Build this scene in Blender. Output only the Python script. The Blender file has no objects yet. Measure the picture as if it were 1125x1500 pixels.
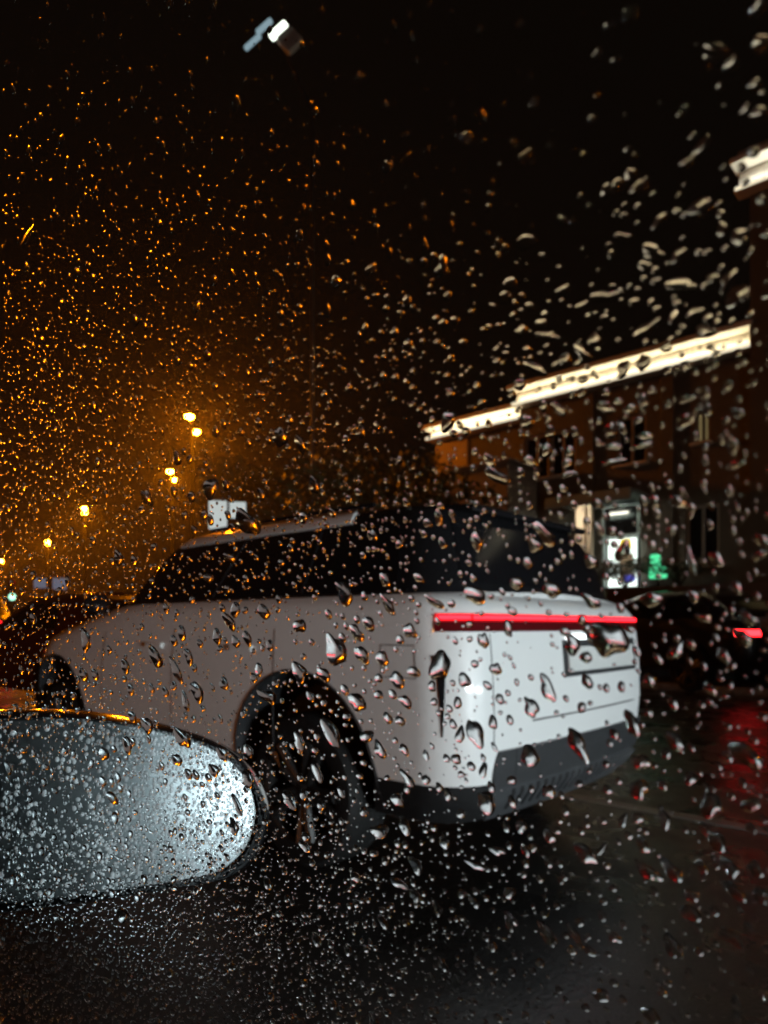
import bpy, bmesh, math, random
from mathutils import Vector, Matrix, noise

random.seed(7)
S = bpy.context.scene
COL = S.collection
R = math.radians

# ------------------------------------------------------------------ camera
EYE = Vector((0, 0, 1.2))
cd = bpy.data.cameras.new("camera")
cam = bpy.data.objects.new("camera", cd)
COL.objects.link(cam)
cam.location = EYE
cam.rotation_euler = (R(90), 0, 0)
cd.lens = 24
cd.sensor_width = 36
cd.shift_y = 0.112
cd.clip_start = 0.01
cd.clip_end = 2000
cd.dof.use_dof = True
cd.dof.focus_distance = 0.40
cd.dof.aperture_fstop = 10.5
S.camera = cam

# ------------------------------------------------------------------ night sky, exposure
W = bpy.data.worlds.new("World")
S.world = W
W.use_nodes = True
bg = W.node_tree.nodes["Background"]
bg.inputs["Color"].default_value = (1.0, 0.62, 0.40, 1)
bg.inputs["Strength"].default_value = 0.0026
S.view_settings.view_transform = "Standard"
S.view_settings.look = "None"
S.view_settings.exposure = 0.0
S.view_settings.gamma = 1.0
cy = S.cycles
cy.use_denoising = True
cy.max_bounces = 10
cy.transmission_bounces = 10
cy.glossy_bounces = 4
cy.diffuse_bounces = 2
cy.volume_bounces = 0
cy.transparent_max_bounces = 12
cy.caustics_reflective = False
cy.caustics_refractive = False
cy.sample_clamp_indirect = 60.0
cy.blur_glossy = 0.0

# directions of the street: FW along the lanes, RT to the kerb side
FW = Vector((-math.sin(R(48)), math.cos(R(48)), 0))
RT = Vector((math.cos(R(48)), math.sin(R(48)), 0))
YAW = R(138)


def road(s, l, z=0.0):
    """Point s metres along the street and l metres towards the kerb side."""
    return FW * s + RT * l + Vector((0, 0, z))


def ray(px, py):
    return Vector(((px - 562.5) / 1000.0, 1.0, -(py - 918.0) / 1000.0))


def at(px, py, d):
    return EYE + ray(px, py) * d


# ------------------------------------------------------------------ materials
def nodes(m):
    return m.node_tree.nodes, m.node_tree.links


def mat(name, col, rough=0.5, metal=0.0, coat=0.0, spec=0.5, noise_scale=None, noise_amt=0.0,
        bump=0.0, bump_scale=None, emit=None, emit_s=0.0, rough_var=0.0):
    m = bpy.data.materials.new(name)
    m.use_nodes = True
    N, L = nodes(m)
    p = N["Principled BSDF"]
    p.inputs["Base Color"].default_value = (*col, 1)
    p.inputs["Roughness"].default_value = rough
    p.inputs["Metallic"].default_value = metal
    p.inputs["Coat Weight"].default_value = coat
    p.inputs["Coat Roughness"].default_value = 0.05
    p.inputs["Specular IOR Level"].default_value = spec
    if emit:
        p.inputs["Emission Color"].default_value = (*emit, 1)
        p.inputs["Emission Strength"].default_value = emit_s
    if noise_scale:
        tc = N.new("ShaderNodeTexCoord")
        nz = N.new("ShaderNodeTexNoise")
        nz.inputs["Scale"].default_value = noise_scale
        nz.inputs["Detail"].default_value = 6
        nz.inputs["Roughness"].default_value = 0.65
        L.new(tc.outputs["Object"], nz.inputs["Vector"])
        if noise_amt:
            mx = N.new("ShaderNodeMix")
            mx.data_type = "RGBA"
            mx.inputs[6].default_value = (*[c * (1 - noise_amt) for c in col], 1)
            mx.inputs[7].default_value = (*[min(1, c * (1 + noise_amt)) for c in col], 1)
            L.new(nz.outputs["Fac"], mx.inputs[0])
            L.new(mx.outputs[2], p.inputs["Base Color"])
        if rough_var:
            mr = N.new("ShaderNodeMapRange")
            mr.inputs[1].default_value = 0.35
            mr.inputs[2].default_value = 0.65
            mr.inputs[3].default_value = max(0.02, rough - rough_var)
            mr.inputs[4].default_value = rough + rough_var
            L.new(nz.outputs["Fac"], mr.inputs[0])
            L.new(mr.outputs[0], p.inputs["Roughness"])
        if bump:
            bz = nz
            if bump_scale:
                bz = N.new("ShaderNodeTexNoise")
                bz.inputs["Scale"].default_value = bump_scale
                bz.inputs["Detail"].default_value = 4
                L.new(tc.outputs["Object"], bz.inputs["Vector"])
            b = N.new("ShaderNodeBump")
            b.inputs["Strength"].default_value = bump
            b.inputs["Distance"].default_value = 0.01
            L.new(bz.outputs["Fac"], b.inputs["Height"])
            L.new(b.outputs["Normal"], p.inputs["Normal"])
    return m


def emitter(name, col, strength):
    m = bpy.data.materials.new(name)
    m.use_nodes = True
    N, L = nodes(m)
    N.remove(N["Principled BSDF"])
    e = N.new("ShaderNodeEmission")
    e.inputs["Color"].default_value = (*col, 1)
    e.inputs["Strength"].default_value = strength
    L.new(e.outputs[0], N["Material Output"].inputs["Surface"])
    return m


def clear_pane(name):
    m = bpy.data.materials.new(name)
    m.use_nodes = True
    N, L = nodes(m)
    N.remove(N["Principled BSDF"])
    e = N.new("ShaderNodeBsdfTransparent")
    e.inputs["Color"].default_value = (0.95, 0.97, 0.96, 1)
    L.new(e.outputs[0], N["Material Output"].inputs["Surface"])
    return m


def water(name, rough):
    m = bpy.data.materials.new(name)
    m.use_nodes = True
    N, L = nodes(m)
    N.remove(N["Principled BSDF"])
    g = N.new("ShaderNodeBsdfGlass")
    g.inputs["IOR"].default_value = 1.333
    g.inputs["Roughness"].default_value = rough
    L.new(g.outputs[0], N["Material Output"].inputs["Surface"])
    return m


M = {}
M["asphalt"] = mat("wet_asphalt", (0.022, 0.02, 0.018), 0.3, noise_scale=1.6, noise_amt=0.4, rough_var=0.16,
                   bump=0.35, bump_scale=60)
M["paint_line"] = mat("worn_road_paint", (0.16, 0.15, 0.14), 0.35, noise_scale=14, noise_amt=0.5)
M["kerb"] = mat("kerb_concrete", (0.22, 0.2, 0.18), 0.5, noise_scale=6, noise_amt=0.35, bump=0.3, bump_scale=70)
M["pave"] = mat("wet_paving", (0.12, 0.11, 0.1), 0.35, noise_scale=3, noise_amt=0.35, bump=0.3, bump_scale=40)
M["white_car"] = mat("white_car_paint", (0.74, 0.74, 0.73), 0.42, coat=0.35, noise_scale=5, noise_amt=0.03)
M["black_gloss"] = mat("gloss_black_trim", (0.008, 0.008, 0.009), 0.12, coat=0.5)
M["black_plastic"] = mat("matt_black_plastic", (0.03, 0.031, 0.033), 0.5, noise_scale=40, noise_amt=0.3, bump=0.1)
M["black_matt"] = mat("black_matt_trim", (0.009, 0.009, 0.0095), 0.7, spec=0.25, noise_scale=40, noise_amt=0.3)
M["grey_plastic"] = mat("dark_grey_plastic", (0.045, 0.047, 0.05), 0.5, noise_scale=40, noise_amt=0.2)
M["dark_glass"] = mat("dark_car_glass", (0.006, 0.006, 0.007), 0.16, spec=0.35)
M["tyre"] = mat("tyre_rubber", (0.008, 0.008, 0.008), 0.7, spec=0.2, noise_scale=30, noise_amt=0.3)
M["rim"] = mat("alloy_rim", (0.10, 0.10, 0.10), 0.35, metal=0.9, noise_scale=8, noise_amt=0.2)
M["rim_dark"] = mat("dark_alloy", (0.05, 0.05, 0.05), 0.35, metal=0.6)
M["chrome"] = mat("chrome", (0.7, 0.7, 0.7), 0.1, metal=1.0)
M["tail_on"] = emitter("tail_light_on", (1.0, 0.012, 0.02), 0.9)
M["tail_core"] = emitter("tail_light_core", (1.0, 0.014, 0.024), 6.5)
M["tail_far"] = emitter("far_tail_light_on", (1.0, 0.015, 0.02), 10.0)
M["tail_off"] = mat("tail_light_unlit", (0.09, 0.006, 0.008), 0.1, coat=1.0)
M["head_on"] = emitter("headlight_on", (0.82, 0.92, 1.0), 260.0)
M["head_far"] = emitter("far_headlight", (0.75, 1.0, 0.9), 6.0)
M["green_lamp"] = emitter("green_lamp_on", (0.45, 1.0, 0.72), 2.2)
M["pale_sign"] = emitter("pale_lit_sign", (0.55, 0.6, 0.85), 0.2)
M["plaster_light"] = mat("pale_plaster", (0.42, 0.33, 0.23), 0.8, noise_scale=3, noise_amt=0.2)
M["plate"] = mat("number_plate", (0.62, 0.62, 0.6), 0.4, noise_scale=30, noise_amt=0.08)
M["plate_lamp"] = emitter("plate_lamp_on", (0.9, 0.95, 1.0), 5.0)
M["car_dark"] = mat("dark_car_paint", (0.012, 0.012, 0.014), 0.3, coat=0.8)
M["car_red"] = mat("dark_red_car_paint", (0.10, 0.008, 0.008), 0.3, coat=0.8)
M["plaster"] = mat("brown_plaster", (0.115, 0.10, 0.078), 0.8, noise_scale=1.2, noise_amt=0.25, bump=0.2, bump_scale=25)
M["plaster_grey"] = mat("grey_plaster", (0.24, 0.21, 0.18), 0.8, noise_scale=1.5, noise_amt=0.25, bump=0.2, bump_scale=25)
M["stone"] = mat("cornice_stone", (0.66, 0.62, 0.54), 0.7, noise_scale=2.5, noise_amt=0.18, bump=0.2, bump_scale=20)
M["strip"] = emitter("warm_strip_light", (1.0, 0.82, 0.55), 36.0)
M["strip_low"] = emitter("warm_strip_light_low", (1.0, 0.84, 0.60), 1.15)
M["downlight"] = emitter("canopy_downlight", (1.0, 0.9, 0.75), 60.0)
M["strip_white"] = emitter("white_strip_light", (1.0, 0.95, 0.86), 34.0)
M["win_dark"] = mat("dark_window_glass", (0.01, 0.01, 0.011), 0.06)
M["win_lit"] = emitter("lit_window", (1.0, 0.72, 0.32), 0.16)
M["frame"] = mat("window_frame_paint", (0.3, 0.27, 0.23), 0.5, noise_scale=6, noise_amt=0.2)
M["shop_white"] = emitter("lit_shop_interior", (0.9, 1.0, 0.93), 1.9)
M["shop_yellow"] = emitter("yellow_lit_sign", (1.0, 0.72, 0.08), 1.4)
M["shop_green"] = emitter("green_lit_sign", (0.08, 0.62, 0.28), 1.5)
M["shop_blue"] = emitter("blue_lit_sign", (0.16, 0.16, 0.8), 0.6)
M["pillar"] = mat("peach_pillar", (0.66, 0.5, 0.36), 0.7, noise_scale=4, noise_amt=0.15)
M["teal_metal"] = mat("canopy_metal", (0.34, 0.44, 0.44), 0.4, metal=0.2, noise_scale=6, noise_amt=0.2)
M["pole"] = mat("lamp_post_steel", (0.008, 0.008, 0.008), 0.9, metal=0.0, spec=0.05, noise_scale=8, noise_amt=0.3)
M["mast_black"] = mat("black_mast_paint", (0.012, 0.012, 0.012), 0.6)
M["sodium"] = emitter("sodium_lamp_on", (1.0, 0.235, 0.002), 3900.0)
M["board_lit"] = emitter("backlit_white_board", (0.85, 0.92, 0.92), 0.62)
M["board_yellow"] = emitter("backlit_yellow_board", (0.9, 0.75, 0.35), 0.35)
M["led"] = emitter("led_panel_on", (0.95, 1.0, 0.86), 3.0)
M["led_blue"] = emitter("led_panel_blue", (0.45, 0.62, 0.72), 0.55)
M["fixture"] = mat("floodlight_housing", (0.35, 0.35, 0.34), 0.5, noise_scale=5, noise_amt=0.3)
M["bark"] = mat("bark", (0.07, 0.05, 0.035), 0.9, noise_scale=8, noise_amt=0.4, bump=0.5)
M["leaf"] = mat("dark_foliage", (0.035, 0.05, 0.02), 0.6, noise_scale=1.5, noise_amt=0.5)
M["water"] = water("rain_water", 0.16)        # open surface, very slightly rippled
M["water_flat"] = water("rain_water_on_glass", 0.0)
M["pane"] = clear_pane("clear_window_glass")
def bead(name):
    """misty bead on the mirror: lets most light through and scatters the rest"""
    m = bpy.data.materials.new(name)
    m.use_nodes = True
    N, L = nodes(m)
    p = N["Principled BSDF"]
    p.inputs["Base Color"].default_value = (0.62, 0.67, 0.7, 1)
    p.inputs["Roughness"].default_value = 0.16
    t = N.new("ShaderNodeBsdfTransparent")
    x = N.new("ShaderNodeMixShader")
    x.inputs[0].default_value = 0.44
    L.new(t.outputs[0], x.inputs[1])
    L.new(p.outputs[0], x.inputs[2])
    L.new(x.outputs[0], N["Material Output"].inputs["Surface"])
    return m


M["bead"] = bead("misted_water_bead")
M["mirror"] = mat("wet_mirror_silver", (0.06, 0.068, 0.072), 0.28, metal=1.0, noise_scale=90, noise_amt=0.12)


# ------------------------------------------------------------------ mesh helpers
class MB:
    """Collects polygons; build() links them as one mesh object."""

    def __init__(self):
        self.v, self.f = [], []

    def add(self, vs, fs):
        o = len(self.v)
        self.v += [tuple(p) for p in vs]
        self.f += [tuple(i + o for i in q) for q in fs]

    def box(self, c, s, rot=None, bev=0.0):
        hx, hy, hz = s[0] / 2, s[1] / 2, s[2] / 2
        b = min(bev, hx * .9, hy * .9, hz * .9)
        if b <= 0:
            pts = [(x, y, z) for x in (-hx, hx) for y in (-hy, hy) for z in (-hz, hz)]
            fs = [(0, 1, 3, 2), (4, 6, 7, 5), (0, 4, 5, 1), (2, 3, 7, 6), (0, 2, 6, 4), (1, 5, 7, 3)]
        else:
            pts, fs = [], []
            ring = lambda z, e: [(x, y, z) for x, y in ((-hx + b + e, -hy + e), (hx - b - e, -hy + e), (hx - e, -hy + b + e), (hx - e, hy - b - e),
                                                        (hx - b - e, hy - e), (-hx + b + e, hy - e), (-hx + e, hy - b - e), (-hx + e, -hy + b + e))]
            for z, e in ((-hz, b * .6), (-hz + b, 0), (hz - b, 0), (hz, b * .6)):
                pts += ring(z, e)
            for k in range(3):
                for i in range(8):
                    fs.append((k * 8 + i, k * 8 + (i + 1) % 8, k * 8 + 8 + (i + 1) % 8, k * 8 + 8 + i))
            fs.append(tuple(range(7, -1, -1)))
            fs.append(tuple(range(24, 32)))
        c = Vector(c)
        self.add([c + ((rot @ Vector(p)) if rot else Vector(p)) for p in pts], fs)
        return self

    def tube(self, pts, rad, n=8, cap=True):
        pts = [Vector(p) for p in pts]
        rad = rad if isinstance(rad, (list, tuple)) else [rad] * len(pts)
        vs, fs = [], []
        for i, p in enumerate(pts):
            d = (pts[min(i + 1, len(pts) - 1)] - pts[max(i - 1, 0)]).normalized()
            a = d.cross(Vector((0, 0, 1)) if abs(d.z) < .9 else Vector((1, 0, 0))).normalized()
            b = d.cross(a)
            for k in range(n):
                t = 2 * math.pi * k / n
                vs.append(p + (a * math.cos(t) + b * math.sin(t)) * rad[i])
        for i in range(len(pts) - 1):
            for k in range(n):
                fs.append((i * n + k, i * n + (k + 1) % n, (i + 1) * n + (k + 1) % n, (i + 1) * n + k))
        if cap:
            fs.append(tuple(range(n - 1, -1, -1)))
            fs.append(tuple(range((len(pts) - 1) * n, len(pts) * n)))
        self.add(vs, fs)
        return self

    def lathe(self, prof, axis_pt, n=32, axis="y"):
        """prof: (radius, offset along axis)."""
        vs, fs = [], []
        c = Vector(axis_pt)
        for r_, h in prof:
            for k in range(n):
                t = 2 * math.pi * k / n
                a, b = r_ * math.cos(t), r_ * math.sin(t)
                vs.append(c + (Vector((a, h, b)) if axis == "y" else Vector((a, b, h))))
        for i in range(len(prof) - 1):
            for k in range(n):
                fs.append((i * n + k, i * n + (k + 1) % n, (i + 1) * n + (k + 1) % n, (i + 1) * n + k))
        self.add(vs, fs)
        return self

    def build(self, name, m, parent=None, smooth=35, recalc=True):
        me = bpy.data.meshes.new(name)
        me.from_pydata(self.v, [], self.f)
        if recalc:
            b = bmesh.new()
            b.from_mesh(me)
            bmesh.ops.recalc_face_normals(b, faces=b.faces)
            b.to_mesh(me)
            b.free()
        if smooth:
            me.polygons.foreach_set("use_smooth", [True] * len(me.polygons))
            me.set_sharp_from_angle(angle=R(smooth))
        me.materials.append(M[m] if isinstance(m, str) else m)
        o = bpy.data.objects.new(name, me)
        COL.objects.link(o)
        if parent:
            o.parent = parent
        return o


def tag(o, label=None, cat=None, group=None, kind=None):
    for k, v in (("label", label), ("category", cat), ("group", group), ("kind", kind)):
        if v:
            o[k] = v
    return o


def thing(name, label, cat, loc=(0, 0, 0), rz=0.0, group=None):
    o = bpy.data.objects.new(name, None)
    COL.objects.link(o)
    o.empty_display_size = 0.2
    o.location = loc
    o.rotation_euler = (0, 0, rz)
    return tag(o, label, cat, group)


def copy_tree(o, parent=None, label=None):
    c = o.copy()
    COL.objects.link(c)
    c.parent = parent
    if label:
        c["label"] = label
    for ch in list(o.children):
        copy_tree(ch, c)
    return c


def lerp(a, b, t):
    return a + (b - a) * t


def sstep(a, b, x):
    t = max(0.0, min(1.0, (x - a) / (b - a)))
    return t * t * (3 - 2 * t)


# ------------------------------------------------------------------ ground
g = MB()
NX, NY = 60, 60
g.add([(-500, -500, -.001), (500, -500, -.001), (500, 500, -.001), (-500, 500, -.001)], [(0, 1, 2, 3)])
tag(g.build("road", "asphalt", smooth=0), kind="structure")


def strip(name, s0, s1, l0, l1, z0, z1, m, step=None, parent=None, bev=.0):
    b = MB()
    b.box(((s0 + s1) / 2, -(l0 + l1) / 2, (z0 + z1) / 2), (s1 - s0, l1 - l0, z1 - z0), bev=bev)
    o = b.build(name, m, parent)
    if parent is None:
        o.rotation_euler = (0, 0, YAW)
    return o


# kerb of single stones on the far side, pavement behind it
kerb = tag(bpy.data.objects.new("kerb", None), kind="structure")
COL.objects.link(kerb)
kerb.rotation_euler = (0, 0, YAW)
k0 = None
for i in range(44):
    s = -22 + i * 1.0
    if k0 is None:
        b = MB()
        b.box((0, 0, .06), (.985, .16, .14), bev=.012)
        k0 = b.build("kerb_stone", "kerb", kerb)
        o = k0
    else:
        o = k0.copy()
        COL.objects.link(o)
    o.location = (s, -13.2 + random.uniform(-.006, .006), random.uniform(-.004, .004))
tag(strip("pavement", -22, 60, 13.3, 15.0, -.2, .12, "pave"), kind="structure")
# worn lane line beside the white car
for s in range(-12, 30, 4):
    o = tag(strip("lane_line", s, s + 3.0, 4.42, 4.54, .0, .004, "paint_line"), kind="structure")
# bank that carries the building
tag(strip("terrace", -25, 40, 15.4, 40, -.3, 2.1, "pave"), kind="structure")


# ------------------------------------------------------------------ cars
class CarForm:
    """Body form: closed plan outlines stacked in height. t runs 0 (rear middle) .. 5 (front middle), negative on the right side."""

    def __init__(self, rings, hood=(1.8, 3.6, 1.33, 1.12), belt=1.33, bulge=.06):
        self.rings, self.hood, self.belt, self.bulge = rings, hood, belt, bulge

    def par(self, z):
        r = self.rings
        if z <= r[0][0]:
            return r[0][1:]
        for a, b in zip(r, r[1:]):
            if z <= b[0]:
                t = (z - a[0]) / (b[0] - a[0])
                return [lerp(p, q, t) for p, q in zip(a[1:], b[1:])]
        return r[-1][1:]

    def pt(self, t, z):
        xr, xf, w, rr, rf = self.par(z)
        a = abs(t)
        if a <= 1:
            x, y = xr, a * (w - rr)
        elif a <= 2:
            q = (a - 1) * math.pi / 2
            x, y = xr + rr - rr * math.cos(q), w - rr + rr * math.sin(q)
        elif a <= 3:
            x, y = lerp(xr + rr, xf - rf, a - 2), w
        elif a <= 4:
            q = (a - 3) * math.pi / 2
            x, y = xf - rf + rf * math.sin(q), w - rf + rf * math.cos(q)
        else:
            x, y = xf, (5 - a) * (w - rf)
        xm, hl = (xr + xf) / 2, (xf - xr) / 2
        e = (x - xm) / hl
        if e < 0:
            x -= self.bulge * (1 - (y / w) ** 2) * min(1, (-e) ** 3)
        else:
            x += self.bulge * (1 - (y / w) ** 2) * min(1, e ** 3)
        y *= 1 - .035 * abs(e) ** 3
        if self.hood:
            x0, x1, zb, zf = self.hood
            wgt = max(0, min(1, (z - .7) / (zb - .7)))
            z = z - (zb - zf) * sstep(x0, x1, x) * wgt
        return Vector((x, y if t >= 0 else -y, z))

    def nrm(self, t, z):
        e = .004
        a = self.pt(t + e, z) - self.pt(t - e, z)
        b = self.pt(t, z + .01) - self.pt(t, z - .01)
        n = a.cross(b)
        n.normalize()
        c = Vector((1.3, 0, z))
        if n.dot(self.pt(t, z) - c) < 0:
            n = -n
        return n

    def ts(self):
        L = [i / 6 for i in range(6)] + [1 + i / 10 for i in range(10)] + [2 + i / 30 for i in range(30)] + \
            [3 + i / 10 for i in range(10)] + [4 + i / 6 for i in range(6)]
        return L + [5] + [-x for x in reversed(L[1:])]

    def solid(self, zs, crown=.03, flat_bottom=True):
        """closed body between zs[0] and zs[-1]"""
        mb = MB()
        T = self.ts()
        n = len(T)
        vs = [self.pt(t, z) for z in zs for t in T]
        fs = []
        for k in range(len(zs) - 1):
            for i in range(n):
                fs.append((k * n + i, k * n + (i + 1) % n, (k + 1) * n + (i + 1) % n, (k + 1) * n + i))
        half = n // 2     # index of t = 5
        top = (len(zs) - 1) * n

        def cap(base, cr):
            J = 8
            rows = []
            for i in range(half + 1):
                l, r_ = base + i, base + (n - i) % n
                if i == 0 or i == half:
                    rows.append([l] * (J + 1))
                    continue
                row = [l]
                for j in range(1, J):
                    q = j / J
                    p = vs[l].lerp(vs[r_], q)
                    ed = min(1, min(i, half - i) / 6)
                    p.z += cr * (1 - (2 * q - 1) ** 2) * ed
                    vs.append(p)
                    row.append(len(vs) - 1)
                row.append(r_)
                rows.append(row)
            for i in range(half):
                for j in range(J):
                    q = []
                    for idx in (rows[i][j], rows[i][j + 1], rows[i + 1][j + 1], rows[i + 1][j]):
                        if idx not in q:
                            q.append(idx)
                    if len(q) > 2:
                        fs.append(tuple(q))
        cap(top, crown)
        cap(0, 0)
        mb.add(vs, fs)
        return mb

    def patch(self, t0, t1, z0, z1, out=.004, thick=.012, nt=12, nz=5, shape=None):
        """Panel lying on the form: out metres proud, thick metres thick."""
        mb = MB()
        A, B = [], []
        for j in range(nz + 1):
            for i in range(nt + 1):
                t, z = lerp(t0, t1, i / nt), lerp(z0, z1, j / nz)
                if shape:
                    t, z = shape(i / nt, j / nz)
                p, n = self.pt(t, z), self.nrm(t, z)
                A.append(p + n * out)
                B.append(p + n * (out - thick))
        w = nt + 1
        fs = []
        o = len(A)
        for j in range(nz):
            for i in range(nt):
                q = (j * w + i, j * w + i + 1, (j + 1) * w + i + 1, (j + 1) * w + i)
                fs.append(q)
                fs.append(tuple(k + o for k in reversed(q)))
        edge = [i for i in range(nt)] + [j * w + nt for j in range(nz)] + [nz * w + nt - i for i in range(nt)] + [(nz - j) * w for j in range(nz)]
        for a, b in zip(edge, edge[1:] + edge[:1]):
            fs.append((a, b, b + o, a + o))
        mb.add(A + B, fs)
        return mb

    def line(self, pts, rad, out=.0, n=6):
        """thin bead along (t, z) points on the form"""
        P = []
        for (a, b) in zip(pts, pts[1:]):
            for k in range(6):
                P.append((lerp(a[0], b[0], k / 6), lerp(a[1], b[1], k / 6)))
        P.append(pts[-1])
        return MB().tube([self.pt(t, z) + self.nrm(t, z) * out for t, z in P], rad, n)


def cut_wheels(body, axles, rad, zc, half_w, depth=.34):
    """opens the wheel arches in a closed body mesh"""
    c = MB()
    for x in axles:
        for sgn in (1, -1):
            y0, y1 = sorted((sgn * (half_w - depth), sgn * (half_w + .3)))
            n = 40
            vs, fs = [], []
            for y in (y0, y1):
                for k in range(n):
                    t = 2 * math.pi * k / n
                    vs.append((x + rad * math.cos(t), y, zc + rad * math.sin(t)))
            for k in range(n):
                fs.append((k, (k + 1) % n, n + (k + 1) % n, n + k))
            fs.append(tuple(range(n)))
            fs.append(tuple(range(2 * n - 1, n - 1, -1)))
            c.add(vs, fs)
    co = c.build("cutter", "black_plastic", body.parent, smooth=0)
    mod = body.modifiers.new("arches", "BOOLEAN")
    mod.object = co
    mod.operation = "DIFFERENCE"
    mod.solver = "EXACT"
    bpy.context.view_layer.update()
    dg = bpy.context.evaluated_depsgraph_get()
    me = bpy.data.meshes.new_from_object(body.evaluated_get(dg))
    body.modifiers.clear()
    body.data = me
    me.polygons.foreach_set("use_smooth", [True] * len(me.polygons))
    me.set_sharp_from_angle(angle=R(32))
    if len(me.materials) > 1:
        # faces inside the arches take the dark liner
        pass
    bpy.data.objects.remove(co)


def make_wheel(parent, x, y, rad, sgn, tw=.27, rim_m="rim", spokes=5):
    """wheel > tyre, rim, hub; sgn = +1 on the left flank"""
    w = MB()
    rr = rad * .70
    prof = [(rr, -tw / 2), (rad * .93, -tw / 2), (rad * .985, -tw * .40), (rad, -tw * .2), (rad, tw * .2), (rad * .985, tw * .40),
            (rad * .93, tw / 2), (rad * .82, tw * .53), (rr, tw / 2)]
    w.lathe(prof, (0, 0, 0), 40)
    t = w.build("wheel", "tyre", parent)
    t.location = (x, y - sgn * tw / 2, rad)
    t.rotation_euler = (0, random.uniform(0, 6), 0)
    r = MB()
    yo = sgn * (tw * .5 - .012)
    prof = [(rr * .99, -sgn * tw * .35), (rr * .93, yo - sgn * .05), (rr * .93, yo), (rr * 1.01, yo + sgn * .008), (rr * 1.02, yo - sgn * .01)]
    r.lathe(prof, (0, 0, 0), 40)
    o = r.build("rim", rim_m, t)
    for k in range(spokes):
        a = 2 * math.pi * k / spokes
        s = MB()
        for da in (-.16, .16):
            p0 = Vector((rr * .14 * math.cos(a + da * 2), yo - sgn * .035, rr * .14 * math.sin(a + da * 2)))
            p1 = Vector((rr * .96 * math.cos(a + da), yo - sgn * .005, rr * .96 * math.sin(a + da)))
            s.tube([p0, p0.lerp(p1, .5) + Vector((0, sgn * .012, 0)), p1], [.03, .026, .034], 8)
        s.build("spoke", rim_m, t)
    h = MB()
    h.lathe([(.0, yo - sgn * .005), (.04, yo - sgn * .006), (.065, yo - sgn * .02), (.075, yo - sgn * .06)], (0, 0, 0), 24)
    h.build("hub_cap", "rim_dark", t)
    d = MB()
    d.lathe([(.03, -sgn * .02), (rr * .7, -sgn * .02), (rr * .7, -sgn * .05)], (0, 0, 0), 32)
    d.build("brake_disc", "rim_dark", t)
    return t


# --- the white car --------------------------------------------------
suv = thing("white_car", "white estate car with a full width red tail light, wet, stopped in the next lane", "car",
            Vector((.325, 4.065, 0)), YAW)
#          z     xr     xf    w    rr   rf
F = CarForm([(.34, -.74, 3.45, .92, .20, .45), (.46, -.83, 3.66, .99, .22, .5), (.60, -.855, 3.72, 1.015, .22, .55),
             (.80, -.87, 3.74, 1.03, .22, .6), (1.00, -.865, 3.72, 1.03, .22, .6), (1.16, -.85, 3.66, 1.025, .22, .6),
             (1.26, -.83, 3.6, 1.015, .21, .6), (1.31, -.79, 3.55, .995, .20, .58), (1.345, -.72, 3.46, .96, .18, .55)],
            hood=(1.7, 3.55, 1.33, 1.10), bulge=.05)
zs = [.34, .40, .46, .53, .60, .70, .80, .90, 1.0, 1.08, 1.16, 1.21, 1.26, 1.29, 1.31, 1.33, 1.345]
AX0, AX1, AR, AZ = .11, 2.93, .515, .465        # axles, arch radius, arch centre height
body = F.solid(zs, crown=.05).build("body", "white_car", suv)
body.data.materials.append(M["black_plastic"])
cut_wheels(body, (AX0, AX1), AR, AZ, 1.03)
for i_m in body.data.polygons:
    c_ = i_m.center
    for ax in (AX0, AX1):
        dx, dz = c_.x - ax, c_.z - AZ
        if math.hypot(dx, dz) < AR + .01 and abs(c_.y) < .985:
            i_m.material_index = 1 if len(body.data.materials) > 1 else 0
    if c_.z < .36:
        i_m.material_index = 1 if len(body.data.materials) > 1 else 0
# glasshouse: black shell, white roof panel
G = CarForm([(1.33, -.72, 2.36, .925, .22, .42), (1.45, -.69, 2.24, .89, .20, .40), (1.60, -.63, 2.06, .835, .18, .38),
             (1.71, -.57, 1.92, .785, .18, .36), (1.77, -.52, 1.80, .735, .18, .35), (1.80, -.44, 1.66, .66, .18, .34)],
            hood=None, bulge=.05)
G.solid([1.33, 1.39, 1.45, 1.53, 1.6, 1.66, 1.71, 1.745, 1.77, 1.79, 1.80], crown=.035).build("pillars", "black_gloss", suv)
G.patch(2.18, 3.05, 1.722, 1.79, .012, .03, 24, 5).build("roof_edge", "white_car", suv)
G.patch(-2.18, -3.05, 1.722, 1.79, .012, .03, 24, 5).build("roof_edge", "white_car", suv)
rp = MB()
ring = [G.pt(t, 1.80) for t in F.ts()]
rp.add([Vector((lerp(.55, p.x, .93), p.y * .95, 1.805)) for p in ring] + [Vector((lerp(.55, p.x, .5), p.y * .5, 1.842)) for p in ring] + [Vector((.55, 0, 1.85))],
       [(i, (i + 1) % len(ring), len(ring) + (i + 1) % len(ring), len(ring) + i) for i in range(len(ring))] +
       [(len(ring) + i, len(ring) + (i + 1) % len(ring), 2 * len(ring)) for i in range(len(ring))])
rp.build("roof", "white_car", suv)
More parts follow.
